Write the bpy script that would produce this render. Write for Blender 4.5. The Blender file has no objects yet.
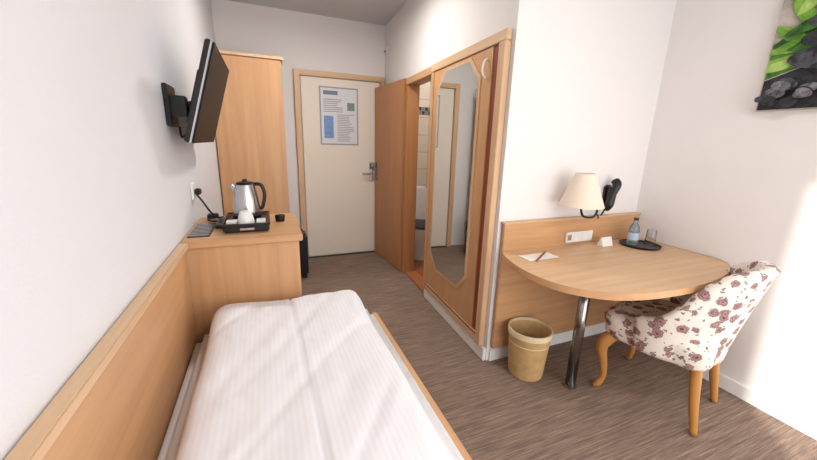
import bpy, math, random
from mathutils import Vector, Matrix, noise
import numpy as np
random.seed(4)
scn=bpy.context.scene
COL=bpy.context.collection
# ---------------- materials ----------------
def lin(c):
    return tuple(((v/255)/12.92 if v/255<=.04045 else ((v/255+.055)/1.055)**2.4) for v in c)+(1,)
def newmat(n):
    m=bpy.data.materials.new(n); m.use_nodes=True
    return m,m.node_tree,m.node_tree.nodes['Principled BSDF']
def plain(n,c,rough=.5,metal=0,**k):
    m,nt,b=newmat(n)
    tc=nt.nodes.new('ShaderNodeTexCoord'); nz=nt.nodes.new('ShaderNodeTexNoise'); nz.inputs['Scale'].default_value=k.get('ns',12)
    mx=nt.nodes.new('ShaderNodeMix'); mx.data_type='RGBA'
    l=lin(c); v=k.get('var',.04)
    mx.inputs[6].default_value=tuple(x*(1-v) for x in l[:3])+(1,); mx.inputs[7].default_value=tuple(min(1,x*(1+v)) for x in l[:3])+(1,)
    nt.links.new(tc.outputs['Object'],nz.inputs['Vector']); nt.links.new(nz.outputs['Fac'],mx.inputs[0]); nt.links.new(mx.outputs[2],b.inputs['Base Color'])
    b.inputs['Roughness'].default_value=rough; b.inputs['Metallic'].default_value=metal
    if 'spec' in k: b.inputs['Specular IOR Level'].default_value=k['spec']
    if k.get('bump'):
        bp=nt.nodes.new('ShaderNodeBump'); bp.inputs['Strength'].default_value=k['bump']; bp.inputs['Distance'].default_value=.003
        n2=nt.nodes.new('ShaderNodeTexNoise'); n2.inputs['Scale'].default_value=k.get('bs',200)
        nt.links.new(tc.outputs['Object'],n2.inputs['Vector']); nt.links.new(n2.outputs['Fac'],bp.inputs['Height']); nt.links.new(bp.outputs[0],b.inputs['Normal'])
    if k.get('trans'): b.inputs['Transmission Weight'].default_value=k['trans']
    if k.get('emit'):
        b.inputs['Emission Color'].default_value=lin(c); b.inputs['Emission Strength'].default_value=k['emit']
    return m
def wood(n,c,axis,rough=.42,contrast=.16):
    m,nt,b=newmat(n)
    tc=nt.nodes.new('ShaderNodeTexCoord'); mp=nt.nodes.new('ShaderNodeMapping')
    s=[28,28,28]; s['xyz'.index(axis)]=1.6; mp.inputs['Scale'].default_value=s
    nz=nt.nodes.new('ShaderNodeTexNoise'); nz.inputs['Scale'].default_value=1; nz.inputs['Detail'].default_value=6; nz.inputs['Roughness'].default_value=.6
    n2=nt.nodes.new('ShaderNodeTexNoise'); n2.inputs['Scale'].default_value=2.2
    l=lin(c)
    cr=nt.nodes.new('ShaderNodeValToRGB'); cr.color_ramp.elements[0].position=.3; cr.color_ramp.elements[1].position=.7
    cr.color_ramp.elements[0].color=(l[0]*(1-contrast*.7),l[1]*(1-contrast),l[2]*(1-contrast*1.3),1)
    cr.color_ramp.elements[1].color=tuple(min(1,x*(1+contrast*.45)) for x in l[:3])+(1,)
    mx=nt.nodes.new('ShaderNodeMix'); mx.data_type='RGBA'; mx.blend_type='MULTIPLY'; mx.inputs[0].default_value=.12
    L=nt.links.new
    L(tc.outputs['Object'],mp.inputs[0]); L(mp.outputs[0],nz.inputs['Vector']); L(nz.outputs['Fac'],cr.inputs[0]); L(tc.outputs['Object'],n2.inputs['Vector'])
    L(cr.outputs[0],mx.inputs[6]); L(n2.outputs['Fac'],mx.inputs[7]); L(mx.outputs[2],b.inputs['Base Color'])
    b.inputs['Roughness'].default_value=rough
    return m
def carpet():
    m,nt,b=newmat('carpet'); L=nt.links.new
    tc=nt.nodes.new('ShaderNodeTexCoord'); mp=nt.nodes.new('ShaderNodeMapping'); mp.inputs['Scale'].default_value=(4.5,115,1)
    nz=nt.nodes.new('ShaderNodeTexNoise'); nz.inputs['Scale'].default_value=1; nz.inputs['Detail'].default_value=5; nz.inputs['Roughness'].default_value=.75
    cr=nt.nodes.new('ShaderNodeValToRGB'); e=cr.color_ramp.elements
    e[0].position=.28; e[0].color=lin((88,75,67)); e[1].position=.76; e[1].color=lin((178,158,142))
    x=e.new(.45); x.color=lin((119,101,89)); x=e.new(.56); x.color=lin((141,119,104))
    n2=nt.nodes.new('ShaderNodeTexNoise'); n2.inputs['Scale'].default_value=300
    mx=nt.nodes.new('ShaderNodeMix'); mx.data_type='RGBA'; mx.blend_type='OVERLAY'; mx.inputs[0].default_value=.6
    L(tc.outputs['Object'],mp.inputs[0]); L(mp.outputs[0],nz.inputs['Vector']); L(nz.outputs['Fac'],cr.inputs[0]); L(tc.outputs['Object'],n2.inputs['Vector'])
    L(cr.outputs[0],mx.inputs[6]); L(n2.outputs['Fac'],mx.inputs[7]); L(mx.outputs[2],b.inputs['Base Color'])
    bp=nt.nodes.new('ShaderNodeBump'); bp.inputs['Strength'].default_value=.5; bp.inputs['Distance'].default_value=.004
    L(nz.outputs['Fac'],bp.inputs['Height']); L(bp.outputs[0],b.inputs['Normal']); b.inputs['Roughness'].default_value=.95
    return m
def floral():
    m,nt,b=newmat('floral_fabric'); L=nt.links.new; N=nt.nodes.new
    tc=N('ShaderNodeTexCoord')
    nz=N('ShaderNodeTexNoise'); nz.inputs['Scale'].default_value=40; nz.inputs['Detail'].default_value=3
    add=N('ShaderNodeVectorMath'); add.operation='MULTIPLY_ADD'; add.inputs[1].default_value=(.032,.032,.032)
    L(nz.outputs['Color'],add.inputs[0]); L(tc.outputs['Object'],add.inputs[2]); L(tc.outputs['Object'],nz.inputs['Vector'])
    v=N('ShaderNodeTexVoronoi'); v.inputs['Scale'].default_value=17.5; L(add.outputs[0],v.inputs['Vector'])
    cr=N('ShaderNodeValToRGB'); e=cr.color_ramp.elements
    e[0].position=.0; e[0].color=lin((96,50,58)); e[1].position=.62; e[1].color=lin((238,230,220))
    for p,c in ((.10,(118,68,76)),(.17,(196,152,152)),(.24,(120,80,86)),(.31,(186,150,148)),(.37,(112,88,88)),(.41,(234,224,214))): x=e.new(p); x.color=lin(c)
    L(v.outputs['Distance'],cr.inputs[0])
    v2=N('ShaderNodeTexVoronoi'); v2.inputs['Scale'].default_value=42; L(add.outputs[0],v2.inputs['Vector'])
    c2=N('ShaderNodeValToRGB'); e=c2.color_ramp.elements; e[0].position=.20; e[0].color=(1,1,1,1); e[1].position=.27; e[1].color=(0,0,0,1)
    L(v2.outputs['Distance'],c2.inputs[0])
    mx=N('ShaderNodeMix'); mx.data_type='RGBA'; mx.inputs[7].default_value=lin((140,126,122)); L(c2.outputs[0],mx.inputs[0]); L(cr.outputs[0],mx.inputs[6])
    L(mx.outputs[2],b.inputs['Base Color']); b.inputs['Roughness'].default_value=.85
    return m
def linen_stripe():
    m,nt,b=newmat('duvet_satin_stripe'); L=nt.links.new; N=nt.nodes.new
    tc=N('ShaderNodeTexCoord'); w=N('ShaderNodeTexWave'); w.bands_direction='X'; w.inputs['Scale'].default_value=20; w.inputs['Distortion'].default_value=.1
    L(tc.outputs['Object'],w.inputs['Vector'])
    cr=N('ShaderNodeValToRGB'); cr.color_ramp.elements[0].position=.4; cr.color_ramp.elements[1].position=.6; cr.color_ramp.elements[0].color=lin((229,228,232)); cr.color_ramp.elements[1].color=lin((233,232,236))
    L(w.outputs['Fac'],cr.inputs[0]); L(cr.outputs[0],b.inputs['Base Color'])
    b.inputs['Roughness'].default_value=.8
    return m
def tiles():
    m,nt,b=newmat('bath_tiles'); L=nt.links.new; N=nt.nodes.new
    tc=N('ShaderNodeTexCoord'); sp=N('ShaderNodeSeparateXYZ'); L(tc.outputs['Object'],sp.inputs[0])
    ad=N('ShaderNodeMath'); ad.operation='ADD'; L(sp.outputs[0],ad.inputs[0]); L(sp.outputs[1],ad.inputs[1])
    cb=N('ShaderNodeCombineXYZ'); L(ad.outputs[0],cb.inputs[0]); L(sp.outputs[2],cb.inputs[1])
    br=N('ShaderNodeTexBrick'); br.offset=0; br.inputs['Scale'].default_value=1; br.inputs['Brick Width'].default_value=.15; br.inputs['Row Height'].default_value=.2; br.inputs['Mortar Size'].default_value=.003
    br.inputs['Color1'].default_value=lin((216,206,194)); br.inputs['Color2'].default_value=lin((208,198,186)); br.inputs['Mortar'].default_value=lin((160,152,142))
    L(cb.outputs[0],br.inputs['Vector']); L(br.outputs[0],b.inputs['Base Color']); b.inputs['Roughness'].default_value=.2
    return m
WC=(206,160,116)
W_Z=wood('wood_vertical',WC,'z'); W_Y=wood('wood_along',WC,'y'); W_X=wood('wood_across',WC,'x')
W_ZD=wood('wood_door_orange',(184,130,84),'z'); W_L=wood('wood_light_edge',(220,186,150),'y'); W_LZ=wood('wood_light_edge_vertical',(218,182,144),'z')
W_LX=wood('wood_table',(216,180,142),'x'); W_R=wood('wood_red_brown',(140,66,40),'z'); W_LEG=wood('wood_chair_leg',(196,138,74),'z')
W_TH=wood('wood_threshold',(176,110,70),'y')
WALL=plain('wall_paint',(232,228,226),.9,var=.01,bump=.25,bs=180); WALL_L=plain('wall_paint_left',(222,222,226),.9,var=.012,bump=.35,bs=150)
CEIL=plain('ceiling_paint',(205,204,204),.95,var=.01)
WHITE=plain('white_gloss',(240,240,238),.35,var=.01); WPL=plain('white_plastic',(236,236,234),.35,var=.01)
BLACK=plain('black_plastic',(16,16,18),.35); BLK2=plain('black_screen',(10,10,14),.4,spec=.08); DGREY=plain('dark_grey',(52,53,56),.5)
STEEL=plain('brushed_steel',(200,200,202),.25,1,var=.03); CHROME=plain('chrome',(150,148,148),.2,1)
DOORM=plain('door_cream',(230,220,206),.5,var=.015); LINEN=plain('bed_linen',(230,229,233),.85,var=.01,bump=.15,bs=400); DUV=linen_stripe()
MIRR=plain('mirror_glass',(235,238,238),.02,1,var=0)
SHADE=plain('lamp_shade_fabric',(232,216,198),.8,var=.02); BIN=plain('bin_tan',(198,164,112),.6,var=.25,ns=30)
GLASS=plain('clear_glass',(240,246,250),.03,0,var=0,trans=1.0); BLUEB=plain('bottle_blue_glass',(190,214,232),.05,0,var=0,trans=.8)
PAPER=plain('paper',(240,238,232),.8,var=.01); CARP=carpet(); FLOR=floral(); TILE=tiles()
BROWNF=plain('bath_floor',(150,92,60),.5,var=.1)
# ---------------- helpers ----------------
def group(n,loc=(0,0,0)):
    e=bpy.data.objects.new(n,None); e.empty_display_size=.1; e.location=loc; COL.objects.link(e); return e
def mk(n,verts,faces,mat,parent=None,smooth=False,T=None,bevel=0,subd=0,segs=2):
    if T: verts=[T(*v) for v in verts]
    me=bpy.data.meshes.new(n); me.from_pydata([tuple(v) for v in verts],[],faces); me.update()
    import bmesh
    bm=bmesh.new(); bm.from_mesh(me); bmesh.ops.recalc_face_normals(bm,faces=bm.faces)
    if bevel: bmesh.ops.bevel(bm,geom=list(bm.edges),offset=bevel,segments=segs,affect='EDGES',clamp_overlap=True)
    bm.to_mesh(me); bm.free()
    if smooth or subd:
        for p in me.polygons: p.use_smooth=True
    me.materials.append(mat)
    o=bpy.data.objects.new(n,me); COL.objects.link(o)
    if subd:
        s=o.modifiers.new('s','SUBSURF'); s.levels=subd; s.render_levels=subd
    if parent:
        o.parent=parent; o.matrix_parent_inverse=Matrix.Translation(-Vector(parent.location))
    return o
def box(n,x0,x1,y0,y1,z0,z1,mat,parent=None,bevel=0,T=None,segs=2):
    v=[(x,y,z) for x in (x0,x1) for y in (y0,y1) for z in (z0,z1)]
    f=[(0,1,3,2),(4,6,7,5),(0,4,5,1),(2,3,7,6),(0,2,6,4),(1,5,7,3)]
    return mk(n,v,f,mat,parent,False,T,bevel,segs=segs)
def lathe(n,prof,c,mat,parent=None,segs=32,T=None,cap=True,sx=1,sy=1):
    v=[];f=[]
    for r,z in prof:
        for i in range(segs):
            a=2*math.pi*i/segs; v.append((c[0]+r*sx*math.cos(a),c[1]+r*sy*math.sin(a),c[2]+z))
    for j in range(len(prof)-1):
        for i in range(segs):
            k=(i+1)%segs; f.append((j*segs+i,j*segs+k,(j+1)*segs+k,(j+1)*segs+i))
    if cap: f.append(tuple(range(segs))); f.append(tuple((len(prof)-1)*segs+i for i in range(segs)))
    o=mk(n,v,f,mat,parent,True,T); 
    return autos(o)
def autos(o,ang=40):
    me=o.data
    import bmesh
    bm=bmesh.new(); bm.from_mesh(me)
    for e in bm.edges:
        if len(e.link_faces)==2 and e.calc_face_angle(0)>math.radians(ang): e.smooth=False
    bm.to_mesh(me); bm.free(); return o
def tube(n,pts,rad,mat,parent=None,segs=12,T=None,res=6,sq=1):
    P=[Vector(p) for p in pts]; R=list(rad) if hasattr(rad,'__len__') else [rad]*len(P)
    if res>1 and len(P)>2:
        Q=[];S=[]
        for i in range(len(P)-1):
            p0=P[max(i-1,0)];p1=P[i];p2=P[i+1];p3=P[min(i+2,len(P)-1)]
            for k in range(res):
                t=k/res
                Q.append(.5*((2*p1)+(p2-p0)*t+(2*p0-5*p1+4*p2-p3)*t*t+(3*p1-p0-3*p2+p3)*t**3)); S.append(R[i]*(1-t)+R[i+1]*t)
        Q.append(P[-1]);S.append(R[-1]); P,R=Q,S
    v=[];f=[]; up=Vector((0,0,1))
    t0=(P[1]-P[0]).normalized()
    nrm=t0.orthogonal().normalized()
    for i,p in enumerate(P):
        t=(P[min(i+1,len(P)-1)]-P[max(i-1,0)]).normalized()
        nrm=(nrm-t*nrm.dot(t)).normalized(); b=t.cross(nrm)
        for k in range(segs):
            a=2*math.pi*k/segs; v.append(p+(nrm*math.cos(a)+b*math.sin(a)*sq)*R[i])
    for j in range(len(P)-1):
        for i in range(segs):
            k=(i+1)%segs; f.append((j*segs+i,j*segs+k,(j+1)*segs+k,(j+1)*segs+i))
    f.append(tuple(range(segs))); f.append(tuple((len(P)-1)*segs+i for i in range(segs)))
    return mk(n,v,f,mat,parent,True,T)
def prism(n,poly,h0,h1,mat,parent=None,plane='xy',T=None,bevel=0,smooth=False):
    def p3(a,b,h): return {'xy':(a,b,h),'xz':(a,h,b),'yz':(h,a,b)}[plane]
    k=len(poly); v=[p3(a,b,h0) for a,b in poly]+[p3(a,b,h1) for a,b in poly]
    f=[tuple(range(k)),tuple(range(k,2*k))]+[(i,(i+1)%k,k+(i+1)%k,k+i) for i in range(k)]
    return mk(n,v,f,mat,parent,smooth,T,bevel)
def ball(n,c,r,mat,parent=None,T=None,segs=20):
    prof=[(math.sin(math.pi*i/12)*1.0+1e-4,-math.cos(math.pi*i/12)) for i in range(13)]
    v=[];f=[]
    for a,z in prof:
        for i in range(segs):
            t=2*math.pi*i/segs; v.append((c[0]+r[0]*a*math.cos(t),c[1]+r[1]*a*math.sin(t),c[2]+r[2]*z))
    for j in range(12):
        for i in range(segs):
            k=(i+1)%segs; f.append((j*segs+i,j*segs+k,(j+1)*segs+k,(j+1)*segs+i))
    return mk(n,v,f,mat,parent,True,T)
# ---------------- room shell ----------------
XL,XR,YF,YD,YB,H=-.352,2.317,3.883,1.53,-1.3,2.51
box('floor',XL-.1,XR+.1,YB-.1,YF+.1,-.1,0,CARP)
box('ceiling',XL-.1,XR+.1,YB-.1,YF+.1,H,H+.1,CEIL)
box('wall_left',XL-.1,XL,YB-.1,YF+.1,0,H,WALL_L)
box('wall_far',XL,XR+.1,YF,YF+.1,0,H,WALL)
box('wall_right',XR,XR+.1,YB-.1,YF,0,H,WALL)
box('wall_desk',1.19,XR,YD,YD+.1,0,H,WALL)
wb=group('wall_back',(1,YB,1))
box('wall_part_1',XL,.2,YB-.1,YB,0,H,WALL,wb); box('wall_part_2',2.2,XR,YB-.1,YB,0,H,WALL,wb)
box('wall_part_3',.2,2.2,YB-.1,YB,2.25,H,WALL,wb); box('wall_part_4',.2,2.2,YB-.1,YB,0,.1,WALL,wb)
wf=group('window_1',(1.2,YB,1.2))
for i,(a,b,c,d) in enumerate([(.2,.25,.1,2.25),(2.15,2.2,.1,2.25),(.25,2.15,.1,.15),(.25,2.15,2.2,2.25)]): box('window_frame_%d'%i,a,b,YB-.09,YB-.03,c,d,WHITE,wf)
# hall wall local frame
dd=Vector((.102,2.353,0)).normalized(); nn=Vector((-dd.y,dd.x,0)); O=Vector((1.183,YD,0))
def HT(s,n,z): return O+dd*s+nn*n+Vector((0,0,z))
wh=group('wall_hall',(1.25,2.6,1.2))
box('hall_upper',0,2.35,-.1,0,1.87,H,WALL,wh,T=HT); box('hall_lower_near',0,.974,-.1,0,0,1.87,WALL,wh,T=HT); box('hall_lower_far',1.575,2.35,-.1,0,0,1.87,WALL,wh,T=HT)
# bathroom
box('wall_bathroom_tiles',1.40,XR-.005,YF-.02,YF-.001,0,H,TILE); box('wall_bathroom_side',XR-.02,XR-.001,YD+.12,YF-.03,0,H,TILE)
box('wall_bathroom_near',1.34,XR-.03,2.30,2.37,0,H,TILE)
box('floor_bathroom',1.37,XR-.03,2.38,YF-.025,0,.012,BROWNF)
mb=group('trim_mosaic_band',(1.7,YF-.03,1.67)); MG=plain('mosaic_grey',(120,124,130),.3)
for i in range(22):
    x=1.42+i*.04
    for j in range(2): box('mosaic_%d_%d'%(i,j),x,x+.034,YF-.026,YF-.0205,1.63+j*.045,1.67+j*.045,(DGREY,MG)[(i+j)%2],mb)
# baseboards
box('baseboard_right',XR-.015,XR-.001,YB+.01,YD-.02,0,.08,WHITE,bevel=.003)
box('baseboard_desk',1.2,XR-.02,YD-.015,YD-.001,0,.08,WHITE)
box('baseboard_hall',.0,.965,.001,.022,0,.085,WHITE,T=HT,bevel=.003)
# ---------------- closet front ----------------
cl=group('sliding_closet',(1.2,2.0,1))
box('beam',.03,.965,.0015,.035,1.815,1.868,W_L,cl,T=HT,bevel=.003)
box('side_frame',.03,.085,.0015,.04,.088,1.813,W_LZ,cl,T=HT,bevel=.003)
box('red_strip',.088,.15,.0015,.02,.15,1.813,W_R,cl,T=HT)
box('sliding_door',.152,.925,.0015,.026,.15,1.813,W_Z,cl,T=HT,bevel=.002)
box('far_strip',.927,.965,.0015,.03,.088,1.813,W_Z,cl,T=HT)
box('bottom_rail',.088,.925,.0015,.032,.088,.148,W_L,cl,T=HT,bevel=.002)
box('bottom_groove',.09,.925,.0325,.034,.138,.147,W_R,cl,T=HT)
def chamf(y0,y1,z0,z1,a,b):
    return [(y0+a,z0),(y1-a,z0),(y1,z0+b),(y1,z1-b),(y1-a,z1),(y0+a,z1),(y0,z1-b),(y0,z0+b)]
def HTyz(h,a,b): return HT(a,h,b)
prism('mirror_rim',chamf(.255,.845,.33,1.80,.12,.12),.0265,.033,W_LZ,cl,'yz',T=HTyz)
prism('mirror',chamf(.275,.825,.35,1.78,.115,.115),.0335,.036,MIRR,cl,'yz',T=HTyz)
tube('coat_hook',[HT(.20,.03,1.76),HT(.20,.05,1.74),HT(.20,.055,1.69),HT(.20,.035,1.66)],.006,WPL,cl)
# bathroom door frame and leaf
bf=group('trim_bathroom_door',(1.25,2.8,1))
box('jamb_near',.975,1.000,-.1,.02,0,1.81,W_Z,bf,T=HT,bevel=.002); box('jamb_far',1.535,1.573,-.1,.02,0,1.81,W_ZD,bf,T=HT,bevel=.002)
box('head',.975,1.573,-.1,.02,1.812,1.868,W_Y,bf,T=HT,bevel=.002); box('threshold',1.001,1.534,-.12,.0,0,.014,W_TH,bf,T=HT)
bd=group('door_bathroom',(1.2,3.4,1))
A=Vector((1.215,3.115,0)); B=Vector((1.150,3.82,0)); d2=(B-A); ln=d2.length; d2.normalize(); n2=Vector((-d2.y,d2.x,0))
def DT(s,n,z): return A+d2*s+n2*n+Vector((0,0,z))
box('leaf',0,ln,-.035,0,.008,1.87,W_ZD,bd,T=DT,bevel=.003)
box('handle_plate',ln-.08,ln-.045,.0005,.006,.88,1.08,CHROME,bd,T=DT)
tube('lever',[DT(ln-.06,.005,1.0),DT(ln-.06,.04,1.0),DT(ln-.16,.045,1.0)],.008,CHROME,bd)
# entry door
ed=group('door_entry',(.8,YF,1))
box('leaf',.38,1.215,YF-.03,YF-.002,.012,1.93,DOORM,ed,bevel=.003)
box('jamb_left',.315,.372,YF-.05,YF-.002,0,1.99,W_LZ,ed,bevel=.004); box('jamb_right',1.22,1.27,YF-.05,YF-.002,0,1.99,W_LZ,ed,bevel=.004)
box('jamb_top',.372,1.22,YF-.05,YF-.002,1.936,1.99,W_LX,ed,bevel=.004)
box('threshold',.372,1.22,YF-.06,YF-.03,0,.010,DGREY,ed)
box('lock_plate',1.095,1.145,YF-.038,YF-.0305,.86,1.08,STEEL,ed,bevel=.003)
tube('lever',[(1.12,YF-.038,.95),(1.12,YF-.085,.95),(1.09,YF-.09,.95),(1.0,YF-.09,.95)],.013,STEEL,ed)
lathe('lock_knob',[(.028,0),(.028,.02),(.018,.03)],(0,0,0),CHROME,ed,T=lambda x,y,z:(1.12+x,YF-.038-z,1.04+y))
po=group('notice_poster',(.77,YF-.03,1.55))
box('backing',.56,.97,YF-.036,YF-.0305,1.26,1.85,plain('poster_frame',(150,156,166),.4),po)
box('sheet',.575,.955,YF-.038,YF-.0365,1.275,1.835,plain('poster_sheet',(214,216,222),.4),po)
box('header',.60,.75,YF-.0395,YF-.0385,1.77,1.81,plain('poster_header',(110,120,140),.5),po)
box('blue_photo',.60,.70,YF-.0395,YF-.0385,1.33,1.56,plain('poster_blue',(110,150,200),.5,var=.4,ns=30),po)
box('qr_block',.85,.93,YF-.0395,YF-.0385,1.62,1.70,plain('poster_green',(120,140,130),.5),po)
tx=plain('poster_text',(150,150,155),.6)
for i in range(16):
    w=random.uniform(.12,.19); box('text_line_%d'%i,.74,.74+w,YF-.0395,YF-.0385,1.30+i*.018,1.307+i*.018,tx,po)
for i in range(7):
    box('text_row_%d'%i,.60,.60+random.uniform(.12,.22),YF-.0395,YF-.0385,1.60+i*.02,1.608+i*.02,tx,po)
sw=group('light_switch',(1.27,3.83,1.3)); box('plate',2.15,2.23,.001,.012,1.27,1.35,WPL,sw,T=HT,bevel=.002); box('rocker',2.165,2.215,.0125,.018,1.285,1.335,WHITE,sw,T=HT)
sd=group('wall_sensor',(1.27,3.7,2.25)); box('cover',2.22,2.30,.001,.025,2.22,2.28,WPL,sd,T=HT,bevel=.004); box('lens',2.235,2.285,.0255,.030,2.23,2.245,DGREY,sd,T=HT)
# ---------------- wardrobe, cabinet ----------------
wd=group('wardrobe',(-.1,3.4,1))
box('carcass',XL+.004,.165,3.115,3.70,.0,1.905,W_Z,wd,bevel=.002); box('crown',XL+.003,.18,3.10,3.705,1.907,1.93,W_L,wd,bevel=.003)
box('door_leaf',XL+.012,.158,3.098,3.113,.06,1.90,W_Z,wd,bevel=.002)
cb=group('minibar_cabinet',(-.1,1.8,.45))
box('carcass',XL+.006,.118,1.60,2.08,.0,.848,W_Z,cb,bevel=.002); box('counter_top',XL+.003,.135,1.585,2.10,.85,.88,W_X,cb,bevel=.004)
vg=group('vent_grille',(-.3,1.7,.88)); 
box('plate',-.335,-.25,1.66,1.93,.8805,.883,DGREY,vg)
for i in range(9): box('slat_%d'%i,-.33,-.255,1.67+i*.028,1.685+i*.028,.8835,.887,STEEL,vg)
sc=group('black_suitcase',(.25,3.2,.2))
box('shell',.195,.315,3.22,3.48,.03,.44,BLACK,sc,bevel=.02); tube('handle',[(.255,3.28,.435),(.255,3.28,.47),(.255,3.42,.47),(.255,3.42,.435)],.009,BLACK,sc)
for i,(x,y) in enumerate([(.22,3.25),(.29,3.25),(.22,3.45),(.29,3.45)]): ball('wheel_%d'%i,(x,y,.017),(.012,.017,.017),DGREY,sc)
# wainscot along bed
wp=group('headboard_panel',(XL,.2,.5))
box('board',XL+.002,XL+.02,-1.2,1.58,.05,.855,W_Y,wp); box('cap',XL+.002,XL+.035,-1.2,1.58,.856,.88,W_L,wp,bevel=.003)
# ---------------- bed ----------------
be=group('single_bed',(.05,.5,.3))
box('frame_rail_right',.452,.485,-.55,1.565,.14,.44,W_Y,be,bevel=.006)
box('frame_end',-.32,.45,1.54,1.565,.14,.42,W_X,be,bevel=.003); box('frame_end_near',-.32,.45,-.55,-.52,.14,.5,W_X,be,bevel=.003)
box('slat_base',-.31,.45,-.52,1.53,.16,.27,DGREY,be)
for i,(x,y) in enumerate([(-.3,-.5),(.42,-.5),(-.3,1.5),(.42,1.5)]): box('leg_%d'%i,x-.02,x+.03,y-.02,y+.03,0,.16,W_Z,be)
mt=box('mattress',-.322,.447,-.515,1.535,.28,.50,LINEN,be,bevel=.035,segs=5)
for p in mt.data.polygons: p.use_smooth=True
def duvet():
    nx,ny=80,200; X0,X1,Y0,Y1=-.255,.375,-.5,1.555
    v=[];f=[]
    for j in range(ny+1):
        for i in range(nx+1):
            u=math.sin(math.pi/2*(-1+2*i/nx)); u=.55*u+.45*(-1+2*i/nx); w=-1+2*j/ny; w=.6*math.sin(math.pi/2*w)+.4*w
            eu=max(0,1-abs(u)**14)**.5; ew=max(0,1-abs(w)**50)**.5
            x=(X0+X1)/2+u*(X1-X0)/2; y=(Y0+Y1)/2+w*(Y1-Y0)/2
            e=eu*ew
            wob=.010*noise.noise(Vector((y*3,u*.3,4.2)))
            wr=.012*noise.noise(Vector((x*4+y*1.5,y*2.8-x*1.5,1)))+.004*noise.noise(Vector((x*14-y*7,y*5+x*4,3)))+.002*noise.noise(Vector((x*30,y*22,7)))
            cr=noise.noise(Vector((x*3-y*1.8,y*.8,9))); wr-=.0045*math.exp(-(cr/.07)**2)
            seam=-.010*math.exp(-((x-.07-.01*math.sin(y*3))/.006)**2)
            puff=.008*math.exp(-((y-1.42)/.12)**2)
            z=.505+e*(.108+wr+seam+puff)
            x+=wob*(abs(u)**3)*(1 if u>0 else -1)
            v.append((x,y,z))
    n=len(v)
    for j in range(ny):
        for i in range(nx):
            a=j*(nx+1)+i; f.append((a,a+1,a+nx+2,a+nx+1))
    for a in list(v): v.append((a[0],a[1],.5005))
    per=[i for i in range(nx+1)]+[j*(nx+1)+nx for j in range(1,ny+1)]+[ny*(nx+1)+i for i in range(nx-1,-1,-1)]+[j*(nx+1) for j in range(ny-1,0,-1)]
    for k in range(len(per)):
        a,b=per[k],per[(k+1)%len(per)]; f.append((a,b,b+n,a+n))
    f.append(tuple(p+n for p in per))
    used=sorted(set(i for q in f for i in q)); mp={u:i for i,u in enumerate(used)}
    mk('duvet',[v[i] for i in used],[tuple(mp[i] for i in q) for q in f],DUV,be,True)
duvet()
# ---------------- TV ----------------
tv=group('wall_tv',(-.22,1.9,1.45))
top=Vector((-.150,0,1.655)); bot=Vector((-.262,0,1.275)); up=(top-bot); hh=up.length; up.normalize(); nf=Vector((up.z,0,-up.x))
def TT(a,b,c): return bot+up*b+nf*c+Vector((0,a,0))
def bx(n,a0,a1,b0,b1,c0,c1,m,bev=0): return box(n,a0,a1,b0,b1,c0,c1,m,tv,bevel=bev,T=TT)
bx('casing',1.60,2.22,0,hh,-.03,0,BLACK,.005); bx('screen',1.603,2.217,.003,hh-.003,.0005,.003,BLK2); bx('back_bulge',1.72,2.1,.06,.3,-.055,-.031,BLACK,.01)
bx('edge_trim',1.597,1.5995,.0,hh,-.010,-.003,STEEL)
box('wall_plate',XL+.001,XL+.018,1.66,1.80,1.34,1.50,BLACK,tv,bevel=.003)
box('arm_1',XL+.0185,XL+.07,1.69,1.75,1.38,1.46,BLACK,tv,bevel=.004); tube('arm_2',[(XL+.06,1.72,1.415),(XL+.045,1.82,1.43),(XL+.075,1.9,1.45)],.016,BLACK,tv)
tube('cable',[(XL+.03,1.74,1.34),(XL+.04,1.70,1.30),(XL+.05,1.74,1.31),(XL+.08,1.85,1.33)],.004,BLACK,tv)
# ---------------- items on cabinet ----------------
tr=group('tea_tray',(-.1,1.83,.9))
box('box',-.20,-.005,1.69,1.98,.8815,.912,BLACK,tr,bevel=.006); box('rim_f',-.205,0,1.685,1.695,.9125,.922,BLACK,tr); box('rim_b',-.205,0,1.975,1.985,.9125,.922,BLACK,tr)
box('rim_l',-.205,-.197,1.696,1.974,.9125,.922,BLACK,tr); box('rim_r',-.008,0,1.696,1.974,.9125,.922,BLACK,tr); box('label',-.13,-.07,1.6835,1.6845,.893,.903,STEEL,tr)
kt=group('electric_kettle',(-.1,1.9,1))
kc=(-.105,1.90,.9135)
lathe('base',[(.068,0),(.07,.012),(.066,.018)],kc,BLACK,kt); lathe('body',[(.064,.0185),(.066,.03),(.058,.10),(.047,.155),(.044,.165)],kc,STEEL,kt)
lathe('lid',[(.044,.1655),(.038,.176),(.012,.181),(.010,.190),(.004,.192)],kc,BLACK,kt)
tube('handle',[(kc[0]+.042,kc[1],kc[2]+.165),(kc[0]+.075,kc[1]-.005,kc[2]+.16),(kc[0]+.088,kc[1]-.006,kc[2]+.11),(kc[0]+.075,kc[1]-.003,kc[2]+.05),(kc[0]+.062,kc[1],kc[2]+.04)],.009,BLACK,kt)
tube('spout',[(kc[0]-.042,kc[1],kc[2]+.135),(kc[0]-.058,kc[1],kc[2]+.155),(kc[0]-.066,kc[1],kc[2]+.162)],[.018,.011,.007],STEEL,kt)
lathe('tea_cup',[(.036,0),(.037,.004),(.033,.03),(.024,.055),(.018,.058)],(-.105,1.745,.9135),WPL)
tc=group('tea_sachets',(-.16,1.78,.92)); box('sachet_1',-.19,-.145,1.74,1.80,.9135,.922,PAPER,tc); box('sachet_2',-.06,-.02,1.72,1.79,.9135,.924,WPL,tc)
rc=group('black_cup',(.045,1.92,.9)); lathe('cup',[(.022,0),(.026,.03),(.024,.031),(.02,.006)],(.05,1.9,.881),BLACK,rc)
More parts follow.
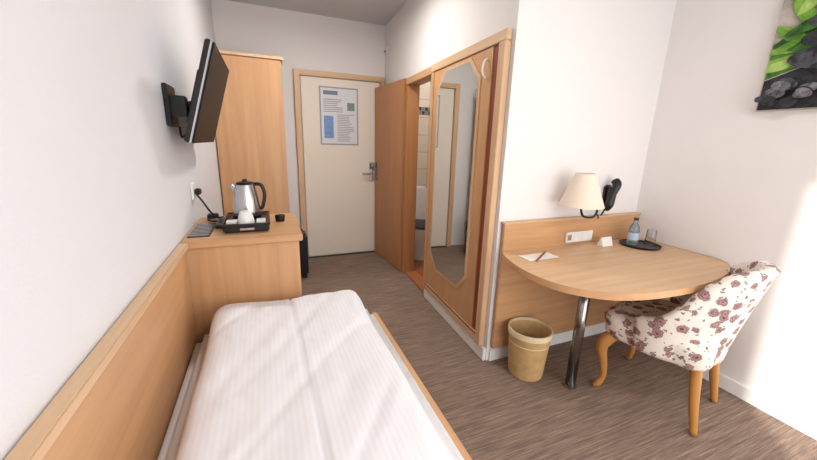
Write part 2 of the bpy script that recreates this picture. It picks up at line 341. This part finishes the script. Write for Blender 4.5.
cbl=group('charger_cable',(-.27,2.0,.9)); tube('cable',[(-.34,1.99,1.03),(-.31,1.97,.99),(-.28,1.98,.93),(-.25,2.02,.887),(-.22,1.97,.8865),(-.27,1.95,.8865),(-.30,2.02,.8865),(-.23,2.05,.8865)],.0045,BLACK,cbl)
box('adapter',-.30,-.25,1.985,2.03,.893,.915,BLACK,cbl,bevel=.004); 
rm=group('remote_control',(-.3,1.95,.9)); box('body',-.247,-.208,1.80,1.96,.881,.898,BLACK,rm,bevel=.005)
for i in range(5): box('button_%d'%i,-.235,-.22,1.85+i*.02,1.86+i*.02,.8985,.900,DGREY,rm)
so=group('wall_socket',(XL,1.99,1.04)); box('plate',XL+.001,XL+.011,1.95,2.03,1.0,1.08,WPL,so,bevel=.002); box('plug',XL+.012,XL+.04,1.97,2.01,1.02,1.05,BLACK,so,bevel=.005)
# ---------------- desk ----------------
dp=group('desk_panel',(1.75,YD,.5)); box('board',1.2,XR-.004,YD-.02-.016,YD-.016,.10,.878,W_X,dp,bevel=.002)
box('cap',1.195,XR-.004,YD-.04,YD-.001,.8785,.888,W_LX,dp)
dk=group('writing_desk',(1.7,1.15,.72))
out=[(1.20,1.49),(1.165,1.42),(1.135,1.32),(1.12,1.22),(1.125,1.12),(1.15,1.03),(1.20,.955),(1.28,.89),(1.38,.85),(1.52,.825),(1.68,.815),(1.84,.82),(2.0,.845),(2.14,.885),(2.235,.935),(2.29,1.0),(2.305,1.1),(2.305,1.49)]
def smoothpoly(p,r=4):
    q=[];n=len(p)
    for i in range(n-1):
        P0=p[max(i-1,0)];P1=p[i];P2=p[i+1];P3=p[min(i+2,n-1)]
        for k in range(r):
            t=k/r; q.append(tuple(.5*((2*P1[j])+(P2[j]-P0[j])*t+(2*P0[j]-5*P1[j]+4*P2[j]-P3[j])*t*t+(3*P1[j]-P0[j]-3*P2[j]+P3[j])*t**3) for j in (0,1)))
    q.append(p[-1]); return q
sp_=smoothpoly(out)
prism('top',sp_,.692,.72,W_LX,dk,'xy')
k=len(sp_); ev=[];ef=[]
cxm,cym=1.75,1.3
for a,b in sp_:
    for z in (.690,.722): ev.append((a+(a-cxm)*.003,b+(b-cym)*.003,z))
for i in range(k-1): ef.append((2*i,2*i+1,2*i+3,2*i+2))
eb=mk('edge_band',ev,ef,W_Y,dk); sm=eb.modifiers.new('so','SOLIDIFY'); sm.thickness=.003; sm.offset=0
tube('leg',[(1.50,1.17,.012),(1.50,1.17,.688)],.027,CHROME,dk,segs=24); lathe('foot',[(.035,0),(.035,.006),(.029,.011)],(1.50,1.17,.001),CHROME,dk); lathe('leg_flange',[(.05,0),(.05,.006)],(1.5,1.17,.684),CHROME,dk)
sk=group('power_outlets',(1.8,YD-.04,.77)); box('plate',1.66,1.88,YD-.047,YD-.0365,.735,.80,WPL,sk,bevel=.003)
for i in range(2): lathe('outlet_%d'%i,[(.024,0),(.024,.002),(.02,.002),(.019,.0005)],(0,0,0),WHITE,sk,T=lambda x,y,z,i=i:(1.74+i*.075+x,YD-.0475-z,.767+y))
box('switch',1.67,1.70,YD-.049,YD-.0475,.75,.785,STEEL,sk)
# lamp
LX=1.625
la=group('wall_lamp',(LX,1.4,1.05)); lc=(LX,1.385,.985)
lathe('shade',[(.118,0),(.052,.18),(.050,.18),(.116,0)],lc,SHADE,la,cap=False,segs=48)
tube('arm',[(1.90,YD-.012,.96),(1.88,YD-.05,.93),(1.78,1.42,.905),(LX+.03,1.387,.925),(LX,1.385,.99),(LX,1.385,1.05)],.0065,BLACK,la); lathe('bulb_holder',[(.016,0),(.016,.04)],(LX,1.385,1.02),WPL,la); ball('bulb',(LX,1.385,1.09),(.025,.025,.03),WHITE,la)
lathe('rosette',[(.03,0),(.026,.012)],(0,0,0),BLACK,la,T=lambda x,y,z:(1.90+x,YD-.001-z,.96+y))
ph=group('wall_telephone',(2.0,YD,1.02)); box('cradle',1.96,2.02,YD-.03,YD-.001,.93,1.08,BLACK,ph,bevel=.01)
tube('handset',[(1.945,YD-.055,.94),(1.945,YD-.075,.97),(1.965,YD-.075,1.03),(1.99,YD-.07,1.085),(1.995,YD-.05,1.11)],[.024,.026,.018,.026,.024],BLACK,ph,sq=1)
tube('cord',[(1.96,YD-.04,.93),(1.93,YD-.03,.87),(1.90,YD-.045,.895),(1.87,YD-.05,.90)],.005,BLACK,ph)
# table things
ts=group('serving_tray',(2.11,1.33,.73)); lathe('tray',[(.105,0),(.112,.012),(.109,.012),(.103,.003)],(2.12,1.335,.7215),BLACK,ts)
bt=group('water_bottle',(2.10,1.37,.8)); lathe('glass_body',[(.028,0),(.03,.006),(.03,.09),(.024,.115),(.012,.135),(.011,.15)],(2.095,1.37,.726),BLUEB,bt); lathe('cap',[(.0135,0),(.0135,.016)],(2.095,1.37,.877),DGREY,bt); lathe('label',[(.0307,0),(.0307,.045)],(2.095,1.37,.755),plain('label_blue',(190,208,226),.5),bt,cap=False)
lathe('drinking_glass',[(.032,0),(.030,.002),(.026,.095),(.024,.1),(.024,.097),(.028,.003)],(2.17,1.31,.726),GLASS,cap=False)
cd=group('tent_card',(1.9,1.4,.75)); prism('card',[(1.385,.7215),(1.425,.7215),(1.407,.775),(1.403,.775)],1.86,1.945,WPL,cd,'yz')
pp=group('paper_pad',(1.33,1.33,.725)); 
def RT(cx,cy,a):
    ca,sa=math.cos(a),math.sin(a); return lambda x,y,z:(cx+x*ca-y*sa,cy+x*sa+y*ca,z)
box('sheet',-.10,.10,-.045,.045,.7215,.7225,PAPER,pp,T=RT(1.34,1.36,.0)); tube('pen',[(1.27,1.30,.7275),(1.42,1.40,.7275)],.0045,W_R,pp,res=1)
# bin
bi=group('waste_bin',(1.365,1.365,.15)); lathe('bucket',[(.095,0),(.098,.01),(.118,.275),(.121,.285),(.116,.285),(.113,.27),(.092,.012)],(1.345,1.36,.001),BIN,bi,segs=40); lathe('liner',[(.123,0),(.124,.02),(.1225,.03),(.115,.031),(.112,-.03),(.114,-.05)],(1.345,1.36,.262),plain('liner',(222,206,168),.6),bi,cap=False,segs=40)
# ---------------- chair ----------------
ch=group('upholstered_chair',(1.91,.98,0)); CT0=RT(1.90,.97,math.radians(15))
def CT(x,y,z): return CT0(x,y,z)
def rrect(x,y0,y1,r,n=6,xf=None):
    pts=[]
    for cx,cy,a0 in ((x-r,y1-r,0),(-x+r,y1-r,90),(-x+r,y0+r,180),(x-r,y0+r,270)):
        for k in range(n+1):
            a=math.radians(a0+k*90/n); pts.append((cx+r*math.cos(a),cy+r*math.sin(a)))
    return pts
def stack(n,layers,mat,par):
    v=[];f=[];k=len(layers[0][0])
    for pts,z in layers: v+=[(a,b,z) for a,b in pts]
    for j in range(len(layers)-1):
        for i in range(k): f.append((j*k+i,j*k+(i+1)%k,(j+1)*k+(i+1)%k,(j+1)*k+i))
    f.append(tuple(range(k))); f.append(tuple((len(layers)-1)*k+i for i in range(k)))
    return mk(n,v,f,mat,par,True,CT)
stack('seat',[(rrect(.225,-.21,.225,.08),.33),(rrect(.235,-.22,.235,.09),.345),(rrect(.24,-.22,.245,.09),.40),(rrect(.243,-.22,.25,.09),.43),(rrect(.23,-.21,.235,.085),.455),(rrect(.19,-.17,.19,.07),.468),(rrect(.1,-.1,.1,.05),.473)],FLOR,ch)
def back():
    v=[];f=[]; nt_,nz_=44,12
    def topz(t):
        a=abs(t); 
        return .50+.30*(1/(1+math.exp((a-66)/10)))+.015*math.cos(math.radians(t))
    ring=[]
    for i in range(nt_+1):
        t=-108+216*i/nt_; tr_=math.radians(t)
        tz=topz(t); sec=[]
        for k in range(nz_+1):
            q=k/nz_; z=.335+(tz-.335)*q; fl_=(z-.335)**1.3*.24
            R1=.255+.02*q; sec.append((math.sin(tr_)*(R1+fl_*.1),-math.cos(tr_)*(.235+fl_*1.0)-.0,z))
        zt=tz; fl_=(zt-.335)**1.3*.24
        sec.append((math.sin(tr_)*(.255+fl_*.1),-math.cos(tr_)*(.215+fl_),zt+.014))
        sec.append((math.sin(tr_)*(.235+fl_*.1),-math.cos(tr_)*(.19+fl_),zt+.010))
        for k in range(nz_,-1,-1):
            q=k/nz_; z=.335+(tz-.335)*q; fl_=(z-.335)**1.3*.24
            sec.append((math.sin(tr_)*(.218+fl_*.1),-math.cos(tr_)*(.175+fl_),z))
        ring.append(sec)
    m_=len(ring[0])
    for s in ring: v+=s
    for i in range(nt_):
        for k in range(m_): f.append((i*m_+k,i*m_+(k+1)%m_,(i+1)*m_+(k+1)%m_,(i+1)*m_+k))
    f.append(tuple(range(m_))); f.append(tuple(nt_*m_+k for k in range(m_)))
    return mk('backrest',v,f,FLOR,ch,True,CT)
back()
for i,sx in enumerate((-1,1)):
    tube('rear_leg_%d'%i,[(sx*.165,-.17,.345),(sx*.178,-.195,.17),(sx*.185,-.225,.002)],[.026,.021,.015],W_LEG,ch,segs=8,T=CT)
    tube('front_leg_%d'%i,[(sx*.185,.17,.345),(sx*.215,.205,.29),(sx*.222,.212,.24),(sx*.205,.195,.14),(sx*.20,.19,.07),(sx*.215,.205,.025),(sx*.23,.22,.008)],[.034,.034,.028,.019,.015,.019,.008],W_LEG,ch,segs=12,T=CT)
# ---------------- picture ----------------
pc=group('canvas_picture',(XR-.02,.7,1.9))
YM=1.015
def PB(n,mat,h,pts): return prism(n,pts,XR-h,XR-h+.0012,mat,pc,'yz')
def artmat(n,c,c2,sc=9):
    m,nt,b=newmat(n); L=nt.links.new; N=nt.nodes.new
    tc=N('ShaderNodeTexCoord'); nz=N('ShaderNodeTexNoise'); nz.inputs['Scale'].default_value=sc; nz.inputs['Detail'].default_value=5; nz.inputs['Roughness'].default_value=.65; nz.inputs['Distortion'].default_value=.6
    cr=N('ShaderNodeValToRGB'); cr.color_ramp.elements[0].position=.38; cr.color_ramp.elements[1].position=.66; cr.color_ramp.elements[0].color=lin(c); cr.color_ramp.elements[1].color=lin(c2)
    L(tc.outputs['Object'],nz.inputs['Vector']); L(nz.outputs['Fac'],cr.inputs[0]); L(cr.outputs[0],b.inputs['Base Color']); b.inputs['Roughness'].default_value=.6; return m
box('canvas',XR-.03,XR-.002,.30,YM,1.50,2.25,artmat('canvas_bg',(150,150,130),(222,206,204),5),pc)
ST=artmat('stone_dark',(8,9,11),(52,54,60),14); ST2=artmat('stone_mid',(20,21,25),(84,86,94),18); ST3=artmat('stone_pebble',(44,44,50),(140,138,146),26)
GR=artmat('bamboo_green',(60,116,26),(140,186,66),12); GR2=artmat('leaf_green',(22,60,16),(80,136,46),12); GR3=artmat('bamboo_light',(110,158,56),(184,212,116),12)
def ell(cy,cz,a,b,rot=0,n=28):
    r=math.radians(rot); return [(min(YM-.004,max(.305,cy+a*math.cos(t)*math.cos(r)-b*math.sin(t)*math.sin(r))),min(2.245,max(1.505,cz+a*math.cos(t)*math.sin(r)+b*math.sin(t)*math.cos(r)))) for t in [2*math.pi*i/n for i in range(n)]]
def leaf(cy,cz,a,b,rot=0,n=16):
    r=math.radians(rot); o=[]
    for t in [2*math.pi*i/n for i in range(n)]:
        X=a*math.cos(t); Y=b*math.sin(t)*(abs(math.sin(t))**.8)
        o.append((min(YM-.004,max(.305,cy+X*math.cos(r)-Y*math.sin(r))),min(2.245,max(1.505,cz+X*math.sin(r)+Y*math.cos(r)))))
    return o
e_=YM-.005
PB('dark_base',ST,.0315,[(.305,1.505),(e_,1.505),(e_,1.64),(.9,1.68),(.7,1.72),(.5,1.73),(.305,1.68)])
PB('green_blur',GR2,.0318,[(e_,1.645),(e_,1.80),(.93,1.86),(.8,1.84),(.6,1.8),(.6,1.74),(.7,1.725),(.9,1.685)])
PB('stalk_1',GR,.033,[(.305,1.80),(e_,1.67),(e_,1.73),(.305,1.87)]); PB('stalk_2',GR3,.0345,[(.305,1.73),(e_,1.755),(e_,1.78),(.305,1.78)]); PB('stalk_3',GR2,.036,[(.305,1.95),(.95,2.02),(1.0,2.06),(.305,2.01)])
for i,(a,b,c,d,e) in enumerate([(.95,1.83,.08,.026,35),(.97,1.70,.08,.022,-12),(.90,1.77,.10,.026,18),(.93,1.93,.10,.028,60),(.88,1.99,.11,.034,-50),(.80,2.07,.13,.035,-40),(.96,1.78,.06,.016,-25),(.9,2.1,.1,.03,20),(.89,1.86,.09,.025,-20)]): PB('leaf_%d'%i,(GR,GR3,GR2)[i%3],.0375+.0013*i,leaf(a,b,c,d,e))
for i,(a,b,c,d,m) in enumerate([(.74,1.71,.20,.055,ST2),(.745,1.79,.165,.045,ST),(.76,1.865,.14,.04,ST2),(.77,1.935,.115,.035,ST),(.775,1.99,.09,.03,ST2),(.775,2.04,.06,.025,ST)]): PB('stone_%d'%i,m,.051+.0015*i,ell(a,b,c,d,3))
for i in range(40):
    a=random.uniform(.34,.99); b=1.53+.09*((i*7%40)/40); s=random.uniform(.022,.042); PB('pebble_%d'%i,(ST,ST3,ST2,ST3)[i%4],.061+.0004*i,ell(a,b,s,s*.62,random.uniform(-25,25)))
# ---------------- toilet ----------------
to=group('toilet',(1.62,3.6,.3)); c=(1.58,3.44,.013)
lathe('bowl',[(.10,0),(.09,.08),(.12,.2),(.18,.34),(.185,.38),(.15,.385),(.12,.30)],c,WHITE,to,sx=.95,sy=1.15); lathe('lid',[(.19,0),(.19,.02),(.1,.03)],(c[0],c[1],.403),DGREY,to,sx=.95,sy=1.15); box('tank',1.42,1.78,3.71,3.855,.38,.80,WHITE,to,bevel=.02); box('tank_stem',1.5,1.7,3.60,3.76,.02,.375,WHITE,to,bevel=.02)
# unseen ceiling fill lights, added to brighten room and hall; fittings made up
for nme,p in (('added_ceiling_fill',(.55,2.5,H)),('added_ceiling_fill',(1.0,.2,H))):
    g=group(nme,p); lathe('plate',[(.13,-.012),(.13,-.001)],p,WHITE,g); lathe('fill_diffuser',[(.12,-.013),(.115,-.05),(.07,-.07),(.001,-.075)],p,plain('fill_diffuser',(250,244,232),.5,emit=1.5),g,cap=False)
    L=bpy.data.lights.new('fill_light','AREA'); L.shape='DISK'; L.size=.25; L.energy=17 if p[1]>1 else 11; L.color=(1,.96,.91); o=bpy.data.objects.new('fill_light',L); COL.objects.link(o); o.location=(p[0],p[1],H-.09); o.parent=g; o.matrix_parent_inverse=Matrix.Translation(-Vector(p))
L=bpy.data.lights.new('bathroom_light','POINT'); L.energy=15; L.shadow_soft_size=.1; L.color=(1,.93,.85); o=bpy.data.objects.new('bathroom_light',L); COL.objects.link(o); o.location=(1.8,3.0,2.2)
L=bpy.data.lights.new('window_daylight','AREA'); L.shape='RECTANGLE'; L.size=2; L.size_y=2.1; L.energy=45; L.color=(1,.99,.985); o=bpy.data.objects.new('window_daylight',L); COL.objects.link(o); o.location=(1.2,YB-.15,1.2); o.rotation_euler=(math.radians(90),0,0)
L=bpy.data.lights.new('sun','SUN'); L.energy=8; L.angle=math.radians(1.6); L.color=(1,.96,.9); o=bpy.data.objects.new('sun',L); COL.objects.link(o)
o.rotation_euler=Vector((1,1.025,-.50)).to_track_quat('-Z','Y').to_euler(); o.location=(-3,-5,4)
w=bpy.data.worlds.new('World'); scn.world=w; w.use_nodes=True; nt=w.node_tree; bg=nt.nodes['Background']; bg.inputs[0].default_value=(.88,.94,1,1); bg.inputs[1].default_value=.9
# ---------------- camera ----------------
f,ya,pi_,ro=341.475720,.395150154,.248768751,.0278955825
fw=Vector((math.sin(ya)*math.cos(pi_),math.cos(ya)*math.cos(pi_),-math.sin(pi_))); r=Vector((math.cos(ya),-math.sin(ya),0)); u=r.cross(fw)
r2=r*math.cos(ro)+u*math.sin(ro); u2=-r*math.sin(ro)+u*math.cos(ro)
cam=bpy.data.cameras.new('camera'); cam.sensor_width=36; cam.lens=f*36/817; cam.clip_start=.02
co=bpy.data.objects.new('camera',cam); COL.objects.link(co)
co.matrix_world=Matrix(((r2.x,u2.x,-fw.x,0),(r2.y,u2.y,-fw.y,0),(r2.z,u2.z,-fw.z,1.3),(0,0,0,1)))
scn.camera=co
scn.view_settings.view_transform='Standard'
